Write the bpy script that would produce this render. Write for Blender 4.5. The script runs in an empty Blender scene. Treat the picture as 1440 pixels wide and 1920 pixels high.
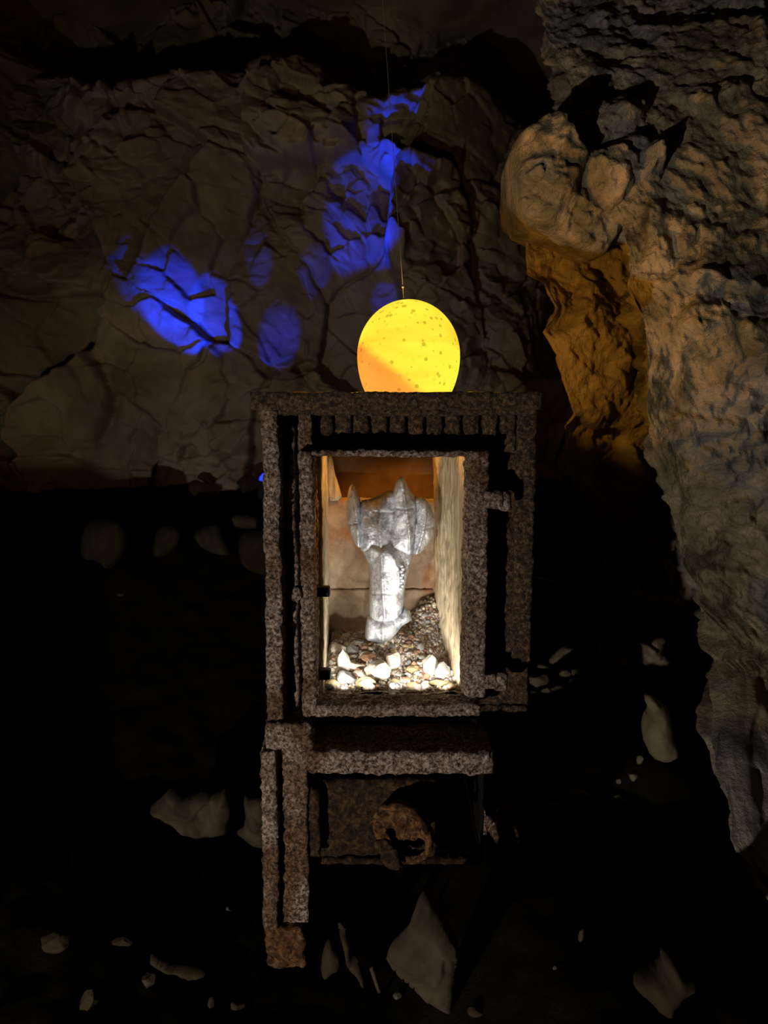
import bpy, bmesh, math, random
import numpy as np
from mathutils import Vector, Matrix
from mathutils.geometry import delaunay_2d_cdt

random.seed(7)
RNG = np.random.default_rng(7)
S = bpy.context.scene
COL = S.collection

# ------------------------------------------------------------------ camera
F = 1400.0                      # focal length in pixels of the 1440x1920 frame
PITCH = math.radians(7.1)       # looking slightly down
CAM = np.array([0.0, -1.0, 0.79])
cam = bpy.data.cameras.new('camera')
cam.sensor_fit = 'VERTICAL'
cam.sensor_height = 36.0
cam.lens = 36.0 * F / 1920.0
cam.clip_start = 0.02
cam.dof.use_dof = True
cam.dof.focus_distance = 1.08
cam.dof.aperture_fstop = 7.0
camo = bpy.data.objects.new('camera', cam)
camo.location = CAM
camo.rotation_euler = (math.pi / 2 - PITCH, 0, 0)
COL.objects.link(camo)
S.camera = camo

# ------------------------------------------------------------------ world, lights, exposure
w = bpy.data.worlds.new('cave_dark'); S.world = w
w.use_nodes = True
w.node_tree.nodes['Background'].inputs[0].default_value = (0.9, 0.85, 0.55, 1)
w.node_tree.nodes['Background'].inputs[1].default_value = 0.0006
S.view_settings.view_transform = 'Standard'
S.view_settings.look = 'None'
S.view_settings.exposure = 0.0
S.view_settings.gamma = 1.0
S.view_settings.use_curve_mapping = False

def add_light(name, kind, loc, energy, color, target=None, parent=None, **kw):
    l = bpy.data.lights.new(name, kind); l.energy = energy; l.color = color
    for k, v in kw.items(): setattr(l, k, v)
    o = bpy.data.objects.new(name, l); COL.objects.link(o)
    o.location = loc
    if target is not None:
        o.rotation_euler = (Vector(target) - Vector(loc)).to_track_quat('-Z', 'Y').to_euler()
    if parent is not None:
        wl = Vector((0, 0, 0)); p = parent
        while p: wl += p.location; p = p.parent
        o.parent = parent; o.location = Vector(loc) - wl
    return o

# warm flood lamp standing on the cave floor, front left of the stove and outside the frame
LAMP = (-0.80, -1.30, 0.05)
add_light('floor_flood_light', 'SPOT', LAMP, 50.0, (1.0, 0.88, 0.74), target=(0.42, 1.2, 0.90),
          shadow_soft_size=0.012, spot_size=math.radians(88), spot_blend=0.75)

# ------------------------------------------------------------------ pixel helper: point of the photograph at depth plane Y
def W(px, py, Y):
    u = (px - 720.0) / F; v = (960.0 - py) / F
    c, s = math.cos(PITCH), math.sin(PITCH)
    d = np.array([u, c + v * s, -s + v * c])
    return CAM + d * ((Y - CAM[1]) / d[1])
def WX(px, Y, py=1100): return float(W(px, py, Y)[0])
def WZ(py, Y): return float(W(720, py, Y)[2])

# ------------------------------------------------------------------ numpy noise
def _h(ix, iy, iz, seed):
    n = (ix.astype(np.int64) * 374761393 + iy.astype(np.int64) * 668265263 + iz.astype(np.int64) * 2147483647 + seed * 1274126177) & 0xFFFFFFFF
    n = ((n ^ (n >> 13)) * 1274126177) & 0xFFFFFFFF
    n = ((n ^ (n >> 16)) * 2246822519) & 0xFFFFFFFF
    n = n ^ (n >> 15)
    return (n & 0xFFFFFF) / float(0xFFFFFF)
def noise3(p, seed=0):
    i = np.floor(p); f = p - i; f = f * f * (3 - 2 * f); i = i.astype(np.int64)
    r = 0
    for a in (0, 1):
        wa = f[:, 0] if a else 1 - f[:, 0]
        for b in (0, 1):
            wb = f[:, 1] if b else 1 - f[:, 1]
            for c in (0, 1):
                wc = f[:, 2] if c else 1 - f[:, 2]
                r = r + wa * wb * wc * _h(i[:, 0] + a, i[:, 1] + b, i[:, 2] + c, seed)
    return r * 2 - 1
def fbm(p, octaves=4, seed=0, gain=0.5):
    r = 0; a = 1.0
    for k in range(octaves):
        r = r + a * noise3(p * 2 ** k + 17.3 * k, seed + k); a *= gain
    return r
def facets(u, v, size, seed, tau=0.02, tilt=0.35):
    """broken-rock relief: cells with their own offset and tilt, softly joined; also crack distance"""
    U = u / size; V = v / size
    iu = np.floor(U).astype(np.int64); iv = np.floor(V).astype(np.int64)
    z = np.zeros_like(iu); ds = []; vs = []
    for a in (-1, 0, 1):
        for b in (-1, 0, 1):
            cu = iu + a; cv = iv + b
            x = cu + _h(cu, cv, z, seed); y = cv + _h(cu, cv, z, seed + 1)
            du = U - x; dv = V - y
            ds.append(du * du + dv * dv)
            vs.append((_h(cu, cv, z, seed + 2) * 2 - 1) * 0.5 + tilt * 2 * ((_h(cu, cv, z, seed + 3) * 2 - 1) * du + (_h(cu, cv, z, seed + 4) * 2 - 1) * dv))
    ds = np.array(ds); vs = np.array(vs)
    dm = ds.min(0); wgt = np.exp(-(ds - dm) / tau)
    val = (wgt * vs).sum(0) / wgt.sum(0)
    s = np.sort(ds, 0)
    return val, np.sqrt(s[1]) - np.sqrt(s[0])
def rock_relief(u, v, seed, big=0.32, amp=1.0, crk=1.0, tau=1.0, lump=0.0):
    z = np.zeros_like(u); p = np.stack([u, v, z], 1); k = big / 0.32
    wu = u + 0.05 * k * fbm(p * 3.2 / k, 2, seed + 50) + 0.008 * k * fbm(p * 22 / k, 2, seed + 51); wv = v + 0.05 * k * fbm(p * 3.2 / k, 2, seed + 60) + 0.008 * k * fbm(p * 22 / k, 2, seed + 61)
    a, ca = facets(wu, wv * 0.8, big, seed, 0.012 * tau, 0.42)
    b, cb = facets(wu * 0.9 + wv * 0.3, wv, big * 0.42, seed + 10, 0.02 * tau, 0.5)
    c, cc = facets(wu, wv * 1.25, big * 0.16, seed + 20, 0.04 * min(tau, 2), 0.55)
    mask = sstep(-0.25, 0.35, noise3(p * 3.5 / k, seed + 6))
    crack = -0.035 * np.exp(-ca / 0.025) * (noise3(p * 4 / k, seed + 3) > -0.35) - 0.014 * np.exp(-cb / 0.04) * sstep(-0.1, 0.3, noise3(p * 6 / k, seed + 4))
    f = fbm(p * 26, 4, seed + 30, 0.6) * 0.0028
    if lump > 0:
        q = p + 0.03 * np.stack([noise3(p * 12, seed + 40), noise3(p * 12, seed + 41), z], 1)
        f = f * 1.6 + lump * (np.abs(fbm(q * 13, 4, seed + 44, 0.55)) * 0.030 - 0.012) + lump * 0.009 * fbm(p * 52, 3, seed + 47, 0.65)
    return amp * (k * (a * 0.17 + b * (0.035 + 0.05 * mask) + c * (0.006 + 0.020 * mask) + crack * crk) + f)
def sstep(a, b, x):
    t = np.clip((x - a) / (b - a), 0, 1); return t * t * (3 - 2 * t)

ZR = 0.386                      # height of the rubble bed in the firebox
# ------------------------------------------------------------------ object helpers
def wloc(o):
    l = Vector((0, 0, 0))
    while o: l += o.location; o = o.parent
    return l
def link_mesh(name, me, mat=None, parent=None, loc=None, smooth=True):
    o = bpy.data.objects.new(name, me); COL.objects.link(o)
    if mat is not None and len(me.materials) == 0: me.materials.append(mat)
    if smooth: me.polygons.foreach_set('use_smooth', [True] * len(me.polygons))
    if parent is not None: o.parent = parent
    if loc is not None: o.location = loc
    return o
def mesh_np(name, v, f, mat, parent=None, origin=None, smooth=True):
    """v are world coordinates; the object's origin goes to `origin` (or to its parent's)"""
    v = np.asarray(v, dtype=float)
    o0 = Vector(origin) if origin is not None else (wloc(parent) if parent is not None else Vector((0, 0, 0)))
    me = bpy.data.meshes.new(name)
    me.from_pydata((v - np.array(o0)).tolist(), [], f.tolist() if hasattr(f, 'tolist') else f)
    me.update()
    loc = o0 - (wloc(parent) if parent is not None else Vector((0, 0, 0)))
    return link_mesh(name, me, mat, parent, loc, smooth)
def grid_faces(n, m, flip=False):
    i = np.arange(n - 1)[:, None] * m + np.arange(m - 1)[None, :]
    i = i.ravel()
    q = np.stack([i, i + 1, i + m + 1, i + m], 1)
    return q[:, ::-1] if flip else q
def tag(o, label, cat=None, group=None, kind=None):
    o['label'] = label
    if cat: o['category'] = cat
    if group: o['group'] = group
    if kind: o['kind'] = kind
    return o
def empty(name, loc):
    o = bpy.data.objects.new(name, None); COL.objects.link(o); o.location = loc; o.empty_display_size = 0.05
    return o

# rough-surfaced box: gridded, rounded corners, lumpy like scaling rust
def box_mesh(lo, hi, cell=0.005, r=0.003, rough=0.0012, freq=90.0, seed=0, warp=None, coarse=0.0):
    lo = np.array(lo, float); hi = np.array(hi, float)
    vs = []; fs = []; base = 0
    n = np.maximum(1, np.ceil((hi - lo) / cell).astype(int)); n = np.minimum(n, 260)
    for ax in range(3):
        a, b = [(1, 2), (2, 0), (0, 1)][ax]
        A = np.linspace(lo[a], hi[a], n[a] + 1); B = np.linspace(lo[b], hi[b], n[b] + 1)
        ga, gb = np.meshgrid(A, B, indexing='ij')
        for side in (0, 1):
            p = np.zeros((ga.size, 3)); p[:, a] = ga.ravel(); p[:, b] = gb.ravel(); p[:, ax] = (lo, hi)[side][ax]
            f = grid_faces(n[a] + 1, n[b] + 1, flip=(side == 1)) + base
            vs.append(p); fs.append(f); base += len(p)
    v = np.concatenate(vs); f = np.concatenate(fs)
    key = np.round(v * 1e5).astype(np.int64)
    _, first, inv = np.unique(key, axis=0, return_index=True, return_inverse=True)
    v = v[first]; f = inv.ravel()[f]
    rr = min(r, 0.45 * float((hi - lo).min()))
    if rr > 0:
        inner = np.clip(v, lo + rr, hi - rr); d = v - inner
        L = np.linalg.norm(d, axis=1, keepdims=True); L[L == 0] = 1
        v = inner + d / L * rr
    if rough > 0:
        q = v * freq
        dsp = np.stack([fbm(q, 3, seed + 1, 0.6), fbm(q + 31, 3, seed + 5, 0.6), fbm(q + 77, 3, seed + 9, 0.6)], 1)
        v = v + dsp * rough
    if coarse > 0:
        q = v * 14
        v = v + np.stack([noise3(q, seed + 21), noise3(q + 9, seed + 22), noise3(q + 19, seed + 23)], 1) * coarse
    if warp is not None: v = warp(v)
    return v, f
def rbox(name, lo, hi, mat, parent, **kw):
    v, f = box_mesh(lo, hi, **kw)
    return mesh_np(name, v, f[:, ::-1] * 1, mat, parent)
def multi_box(name, boxes, mat, parent, **kw):
    vs = []; fs = []; b = 0
    for i, (lo, hi) in enumerate(boxes):
        v, f = box_mesh(lo, hi, **kw); vs.append(v); fs.append(f[:, ::-1] + b); b += len(v)
    return mesh_np(name, np.concatenate(vs), np.concatenate(fs), mat, parent)

def seg_dist(P, poly, closed=True):
    A = np.array(poly, float); B = np.roll(A, -1, 0)
    if not closed: A, B = A[:-1], B[:-1]
    best = np.full(len(P), 1e9)
    for a, b in zip(A, B):
        ab = b - a; t = np.clip(((P - a) @ ab) / max(ab @ ab, 1e-18), 0, 1)
        best = np.minimum(best, np.linalg.norm(P - (a + t[:, None] * ab), axis=1))
    return best
def inside(P, poly):
    A = np.array(poly, float); B = np.roll(A, -1, 0); c = np.zeros(len(P), bool)
    for (x1, y1), (x2, y2) in zip(A, B):
        if y1 == y2: continue
        k = ((y1 > P[:, 1]) != (y2 > P[:, 1])) & (P[:, 0] < (x2 - x1) * (P[:, 1] - y1) / (y2 - y1) + x1)
        c ^= k
    return c
def chaikin(poly, n=1):
    p = np.array(poly, float)
    for _ in range(n):
        q = np.roll(p, -1, 0)
        p = np.stack([0.75 * p + 0.25 * q, 0.25 * p + 0.75 * q], 1).reshape(-1, 2)
    return p
def resample(poly, h):
    out = []
    A = np.array(poly, float)
    for a, b in zip(A, np.roll(A, -1, 0)):
        n = max(1, int(np.linalg.norm(b - a) / h))
        for k in range(n): out.append(a + (b - a) * k / n)
    return np.array(out)
def inflate(outline, cell, front, back, rad, extra=None, smooth_n=1):
    """closed solid from an outline in the x-z plane: returns vertices (x, depth, z), depth<0 is the front"""
    poly = resample(chaikin(outline, smooth_n), cell)
    lo = poly.min(0); hi = poly.max(0)
    gx, gz = np.meshgrid(np.arange(lo[0], hi[0], cell), np.arange(lo[1], hi[1], cell * 0.87), indexing='ij')
    gx = gx + (np.arange(gx.shape[1]) % 2)[None, :] * cell * 0.5
    P = np.stack([gx.ravel(), gz.ravel()], 1)
    P = P[inside(P, poly)]; P = P[seg_dist(P, poly) > cell * 0.55]
    n = len(poly); allp = np.concatenate([poly, P])
    r = delaunay_2d_cdt([Vector(p) for p in allp], [(i, (i + 1) % n) for i in range(n)], [], 1, 1e-7)
    v2 = np.array([list(p) for p in r[0]]); tri = np.array([t for t in r[2] if len(t) == 3])
    cen = v2[tri].mean(1); tri = tri[inside(cen, poly)]
    d = seg_dist(v2, poly); d[d < cell * 0.2] = 0
    t = np.clip(d / rad, 0, 1); prof = np.sqrt(np.clip(1 - (1 - t) ** 2, 0, 1))
    edge = d == 0
    hf = -front * prof
    if extra is not None: hf = hf - extra(v2) * np.clip(d / (cell * 2), 0, 1)
    hb = back * prof
    nv = len(v2)
    idx = np.arange(nv); bi = idx.copy(); k = np.where(~edge)[0]; bi[k] = nv + np.arange(len(k))
    v = np.concatenate([np.stack([v2[:, 0], hf, v2[:, 1]], 1), np.stack([v2[k, 0], hb[k], v2[k, 1]], 1)])
    a, b, c = v2[tri[:, 0]], v2[tri[:, 1]], v2[tri[:, 2]]
    area = (b[:, 0] - a[:, 0]) * (c[:, 1] - a[:, 1]) - (b[:, 1] - a[:, 1]) * (c[:, 0] - a[:, 0])
    tri[area < 0] = tri[area < 0][:, ::-1]
    # x-z counter-clockwise -> normal -y (front)
    return v, np.concatenate([tri, bi[tri][:, ::-1]])

# ------------------------------------------------------------------ materials (all procedural)
def nodes_of(name):
    m = bpy.data.materials.new(name); m.use_nodes = True
    return m, m.node_tree, m.node_tree.nodes['Principled BSDF']
def N(nt, kind, **kw):
    n = nt.nodes.new(kind)
    for k, v in kw.items():
        if k in n.inputs: n.inputs[k].default_value = v
        else: setattr(n, k, v)
    return n
def ramp(nt, fac, stops):
    r = nt.nodes.new('ShaderNodeValToRGB'); el = r.color_ramp.elements
    while len(el) < len(stops): el.new(0.5)
    for e, (p, c) in zip(el, stops): e.position = p; e.color = (*c, 1)
    nt.links.new(fac, r.inputs[0]); return r.outputs[0]
def mottled(name, stops, scale=8.0, detail=6, rough=0.9, bump=0.3, bump_scale=60.0, bump_dist=0.004, dist=0.6, spec=0.3, stretch=None, second=None, metallic=0.0, coord='Object'):
    m, nt, p = nodes_of(name)
    tc = N(nt, 'ShaderNodeTexCoord'); vec = tc.outputs[coord]
    if stretch:
        mp = N(nt, 'ShaderNodeMapping'); mp.inputs['Scale'].default_value = stretch
        nt.links.new(vec, mp.inputs[0]); vec = mp.outputs[0]
    n1 = N(nt, 'ShaderNodeTexNoise', Scale=scale, Detail=detail, Roughness=0.62, Distortion=dist)
    nt.links.new(vec, n1.inputs['Vector'])
    col = ramp(nt, n1.outputs[0], stops)
    if second:
        sc2, stops2, lo, hi = second
        n2 = N(nt, 'ShaderNodeTexNoise', Scale=sc2, Detail=3.0, Roughness=0.5, Distortion=1.0)
        nt.links.new(vec, n2.inputs['Vector'])
        f = ramp(nt, n2.outputs[0], [(lo, (0, 0, 0)), (hi, (1, 1, 1))])
        c2 = ramp(nt, n1.outputs[0], stops2)
        mx = N(nt, 'ShaderNodeMix', data_type='RGBA')
        nt.links.new(f, mx.inputs[0]); nt.links.new(col, mx.inputs[6]); nt.links.new(c2, mx.inputs[7]); col = mx.outputs[2]
    nt.links.new(col, p.inputs['Base Color'])
    p.inputs['Roughness'].default_value = rough
    p.inputs['Specular IOR Level'].default_value = spec
    p.inputs['Metallic'].default_value = metallic
    nb = N(nt, 'ShaderNodeTexNoise', Scale=bump_scale, Detail=6.0, Roughness=0.65)
    nt.links.new(vec, nb.inputs['Vector'])
    b = N(nt, 'ShaderNodeBump'); b.inputs['Strength'].default_value = bump; b.inputs['Distance'].default_value = bump_dist
    nt.links.new(nb.outputs[0], b.inputs['Height']); nt.links.new(b.outputs[0], p.inputs['Normal'])
    return m

M_BACK = mottled('back_wall_rock', [(0.30, (0.075, 0.065, 0.032)), (0.5, (0.19, 0.155, 0.085)), (0.70, (0.32, 0.26, 0.17))],
                 scale=2.2, second=(1.3, [(0.3, (0.15, 0.12, 0.09)), (0.7, (0.30, 0.245, 0.20))], 0.45, 0.6), bump=0.35, bump_scale=35, bump_dist=0.006)
M_RIGHT = mottled('right_wall_limestone', [(0.34, (0.075, 0.066, 0.038)), (0.5, (0.27, 0.225, 0.14)), (0.66, (0.52, 0.41, 0.28))],
                  scale=9.0, second=(3.6, [(0.34, (0.085, 0.088, 0.075)), (0.5, (0.22, 0.215, 0.195)), (0.66, (0.40, 0.36, 0.31))], 0.45, 0.56),
                  bump=1.0, bump_scale=95, bump_dist=0.010, dist=1.0)
M_PILLAR = mottled('pillar_limestone', [(0.3, (0.20, 0.15, 0.10)), (0.5, (0.45, 0.36, 0.25)), (0.7, (0.60, 0.48, 0.33))], scale=14,
                   bump=1.0, bump_scale=150, bump_dist=0.009, stretch=(1, 1, 0.6))
M_SOIL = mottled('dark_soil', [(0.3, (0.006, 0.005, 0.003)), (0.7, (0.016, 0.013, 0.008))], scale=20, rough=1.0, bump=0.6, bump_scale=120, spec=0.0)  # near-black soil tone, even over the whole floor
M_RUST = mottled('scaled_rust', [(0.36, (0.022, 0.012, 0.008)), (0.45, (0.13, 0.085, 0.062)), (0.55, (0.32, 0.24, 0.20)), (0.66, (0.56, 0.46, 0.41))],
                 scale=210, detail=8, rough=0.85, bump=1.0, bump_scale=330, bump_dist=0.0035, dist=0.4,
                 second=(9.0, [(0.38, (0.02, 0.009, 0.004)), (0.5, (0.11, 0.056, 0.028)), (0.64, (0.24, 0.145, 0.085))], 0.46, 0.62), spec=0.4)
M_RUST_BROWN = mottled('brown_rust', [(0.36, (0.006, 0.003, 0.0015)), (0.48, (0.044, 0.023, 0.010)), (0.58, (0.105, 0.060, 0.029)), (0.70, (0.21, 0.14, 0.08))],
                 scale=190, detail=8, rough=0.85, bump=1.0, bump_scale=300, bump_dist=0.0025, dist=0.4, spec=0.4)
M_RUST_SHADE = mottled('shade_dark_rust', [(0.36, (0.006, 0.003, 0.001)), (0.5, (0.032, 0.016, 0.006)), (0.64, (0.085, 0.046, 0.020))], scale=110, rough=0.9, bump=1.0, bump_scale=240, bump_dist=0.003)  # rust darkened to carry the shade on the ash door
M_SOOT_SHADE = mottled('soot_and_shade_iron', [(0.3, (0.004, 0.003, 0.003)), (0.7, (0.012, 0.009, 0.007))], scale=60, rough=0.95, bump=0.5, bump_scale=200, bump_dist=0.001, spec=0.1)  # sooty iron, taken near black to deepen the shade in the ash pit
M_RUST2 = mottled('orange_rust', [(0.36, (0.012, 0.005, 0.002)), (0.5, (0.085, 0.036, 0.012)), (0.64, (0.20, 0.10, 0.042))], scale=95, rough=0.9,
                  bump=1.0, bump_scale=220, bump_dist=0.0025)
M_IRON = mottled('brown_iron', [(0.3, (0.10, 0.05, 0.018)), (0.7, (0.17, 0.09, 0.035))], scale=30, rough=0.85, bump=0.4, bump_scale=200, bump_dist=0.001)  # plain brown iron, one even dark tone
M_BRICK = mottled('firebrick', [(0.30, (0.22, 0.14, 0.09)), (0.5, (0.40, 0.29, 0.20)), (0.68, (0.50, 0.39, 0.29))], scale=26, rough=0.95,
                  second=(10, [(0.3, (0.28, 0.11, 0.045)), (0.7, (0.50, 0.24, 0.11))], 0.56, 0.68), bump=0.6, bump_scale=260, bump_dist=0.0012)
M_PLASTER = mottled('scorched_plaster', [(0.30, (0.22, 0.16, 0.09)), (0.45, (0.46, 0.38, 0.25)), (0.62, (0.66, 0.57, 0.40)), (0.75, (0.70, 0.63, 0.48))],
                    scale=60, rough=0.95, stretch=(1.6, 1.6, 0.16), bump=0.9, bump_scale=140, bump_dist=0.0025,
                    second=(7, [(0.3, (0.28, 0.14, 0.05)), (0.7, (0.58, 0.42, 0.22))], 0.58, 0.7))
M_SILVER = mottled('cast_aluminium', [(0.36, (0.30, 0.32, 0.36)), (0.50, (0.58, 0.61, 0.67)), (0.64, (0.74, 0.77, 0.84))], scale=60, rough=0.36, metallic=0.55, spec=0.5,
                   bump=0.9, bump_scale=170, bump_dist=0.0022)
M_STONES = [mottled('stone_pale', [(0.3, (0.46, 0.42, 0.34)), (0.7, (0.72, 0.68, 0.60))], scale=12, bump=0.4, bump_scale=90, bump_dist=0.002),
            mottled('stone_buff', [(0.3, (0.30, 0.22, 0.11)), (0.7, (0.52, 0.40, 0.23))], scale=12, bump=0.4, bump_scale=90, bump_dist=0.002),
            mottled('stone_grey', [(0.3, (0.20, 0.20, 0.20)), (0.7, (0.40, 0.39, 0.38))], scale=12, bump=0.4, bump_scale=90, bump_dist=0.002),
            mottled('stone_ruddy', [(0.3, (0.20, 0.10, 0.06)), (0.7, (0.42, 0.24, 0.15))], scale=12, bump=0.4, bump_scale=90, bump_dist=0.002)]
M_FLOORSTONE = mottled('dark_limestone', [(0.32, (0.022, 0.017, 0.008)), (0.5, (0.055, 0.045, 0.025)), (0.68, (0.10, 0.084, 0.055))], scale=9, bump=0.4, bump_scale=60, bump_dist=0.003)  # limestone in a low, randomly mottled tone
M_FLOORSTONE2 = mottled('dark_ochre_stone', [(0.3, (0.016, 0.012, 0.004)), (0.7, (0.050, 0.036, 0.015))], scale=9, bump=0.4, bump_scale=60, bump_dist=0.003)  # ochre stone in a low, randomly mottled tone
M_CHIP = mottled('pale_chip', [(0.3, (0.06, 0.058, 0.05)), (0.7, (0.12, 0.116, 0.105))], scale=20, bump=0.3)
M_RUBBLE = mottled('firebox_ash', [(0.3, (0.24, 0.18, 0.16)), (0.5, (0.42, 0.36, 0.32)), (0.7, (0.56, 0.51, 0.45))], scale=55, rough=1.0, bump=0.8, bump_scale=180, bump_dist=0.003)
M_HEAPSTONE = mottled('lit_olive_limestone', [(0.3, (0.10, 0.09, 0.045)), (0.7, (0.26, 0.24, 0.15))], scale=14, bump=0.4, bump_scale=90, bump_dist=0.002)  # paler stone tone, standing in for light missing on the right heap
def plain(name, col, rough=0.5, metallic=0.0):
    return mottled(name, [(0.3, tuple(c * 0.75 for c in col)), (0.7, col)], scale=40, rough=rough, metallic=metallic, bump=0.1, bump_scale=200, bump_dist=0.0005)
M_BLACK = plain('black_paint', (0.02, 0.02, 0.022), 0.5)
M_STEEL = plain('dull_steel', (0.45, 0.42, 0.38), 0.4, 0.7)
M_WIRE = plain('wire_metal', (0.75, 0.66, 0.5), 0.35, 0.6)
def emit(name, col, s):
    m, nt, p = nodes_of(name); nt.nodes.remove(p)
    e = N(nt, 'ShaderNodeEmission'); e.inputs[0].default_value = (*col, 1); e.inputs[1].default_value = s
    nt.links.new(e.outputs[0], nt.nodes['Material Output'].inputs[0]); return m
M_BLUE = emit('blue_led_glow', (0.01, 0.03, 1.0), 3.0)
M_WHITE = emit('white_led_glow', (1.0, 0.93, 0.8), 4.0)

# the glowing egg: an alabaster-like translucent shell, lit from inside by its bulb
def egg_material():
    m, nt, p = nodes_of('glowing_alabaster'); nt.nodes.remove(p)
    tc = N(nt, 'ShaderNodeTexCoord')
    mp = N(nt, 'ShaderNodeMapping'); mp.inputs['Rotation'].default_value = (0, math.radians(38), 0); mp.inputs['Scale'].default_value = (3.0, 6, 17)
    nt.links.new(tc.outputs['Object'], mp.inputs[0])
    n1 = N(nt, 'ShaderNodeTexNoise', Scale=1.0, Detail=4.0, Roughness=0.5, Distortion=0.5); nt.links.new(mp.outputs[0], n1.inputs['Vector'])
    # an orange vein band running diagonally over the lower left of the egg
    sx = N(nt, 'ShaderNodeSeparateXYZ'); nt.links.new(tc.outputs['Object'], sx.inputs[0])
    def math_(op, a, b):
        k = N(nt, 'ShaderNodeMath', operation=op)
        for i, x in enumerate((a, b)):
            if isinstance(x, (int, float)): k.inputs[i].default_value = x
            else: nt.links.new(x, k.inputs[i])
        return k.outputs[0]
    d = math_('ADD', math_('MULTIPLY', sx.outputs[0], 0.62), math_('MULTIPLY', sx.outputs[2], 0.78))
    d = math_('ADD', d, math_('MULTIPLY', n1.outputs[0], 0.02))
    band = ramp(nt, math_('MULTIPLY_ADD', d, 6.0), [(0.0, (1.0, 1.0, 1.0)), (1.0, (0, 0, 0))])
    r = band.node
    r.color_ramp.elements[0].position = 0.43; r.color_ramp.elements[1].position = 0.50
    k = r.inputs[0].links[0].from_node; k.inputs[1].default_value = 6.0; k.inputs[2].default_value = 0.60
    yellow = ramp(nt, n1.outputs[0], [(0.33, (1.0, 0.60, 0.030)), (0.58, (1.0, 0.95, 0.060))])
    orange = ramp(nt, n1.outputs[0], [(0.36, (1.0, 0.27, 0.02)), (0.62, (1.0, 0.45, 0.06))])
    mx = N(nt, 'ShaderNodeMix', data_type='RGBA'); nt.links.new(band, mx.inputs[0]); nt.links.new(yellow, mx.inputs[6]); nt.links.new(orange, mx.inputs[7])
    # dark mineral specks
    vo = N(nt, 'ShaderNodeTexVoronoi', Scale=75.0); nt.links.new(tc.outputs['Object'], vo.inputs['Vector'])
    n3 = N(nt, 'ShaderNodeTexNoise', Scale=28.0, Detail=2.0); nt.links.new(tc.outputs['Object'], n3.inputs['Vector'])
    sp = ramp(nt, math_('ADD', vo.outputs['Distance'], math_('MULTIPLY', n3.outputs[0], -0.37)), [(0.0, (0.60, 0.50, 0.35)), (0.05, (1, 1, 1))])
    mm = N(nt, 'ShaderNodeMix', data_type='RGBA', blend_type='MULTIPLY'); mm.inputs[0].default_value = 1.0
    nt.links.new(mx.outputs[2], mm.inputs[6]); nt.links.new(sp, mm.inputs[7])
    e = N(nt, 'ShaderNodeEmission'); nt.links.new(mm.outputs[2], e.inputs[0]); e.inputs[1].default_value = 1.12
    t = N(nt, 'ShaderNodeBsdfTransparent'); t.inputs[0].default_value = (1, 0.9, 0.7, 1)
    ms = N(nt, 'ShaderNodeMixShader'); ms.inputs[0].default_value = 0.70
    nt.links.new(t.outputs[0], ms.inputs[1]); nt.links.new(e.outputs[0], ms.inputs[2])
    nt.links.new(ms.outputs[0], nt.nodes['Material Output'].inputs[0])
    return m
M_EGG = egg_material()

# ================================================================== the setting
# ---- back wall: broken limestone face, turning away to the right, stepping back at the top
def build_back():
    nx, nz = 820, 620
    xs = np.linspace(-2.3, 2.1, nx); zs = np.linspace(0.05, 3.0, nz)
    X, Z = np.meshgrid(xs, zs, indexing='ij'); x = X.ravel(); z = Z.ravel()
    y = 2.0 + 0.75 * sstep(0.05, 1.0, x) - 0.35 * sstep(-1.2, -2.3, x)
    y = y + 0.9 * sstep(2.10, 2.42, z + 0.10 * noise3(np.stack([x * 2.5, z * 0, z * 0], 1), 5)) + 0.12 * (z - 1.2)
    y = y + 0.10 * fbm(np.stack([x * 1.1, z * 1.1, z * 0 + 4], 1), 2, 8)
    d = rock_relief(x, z, 11, big=0.36)
    v = np.stack([x, y - d, z], 1)
    o = mesh_np('wall_back', v, grid_faces(nx, nz, flip=True)[:, ::-1], M_BACK)
    tag(o, 'rough brown limestone cave wall behind the stove', kind='structure')
build_back()

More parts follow.
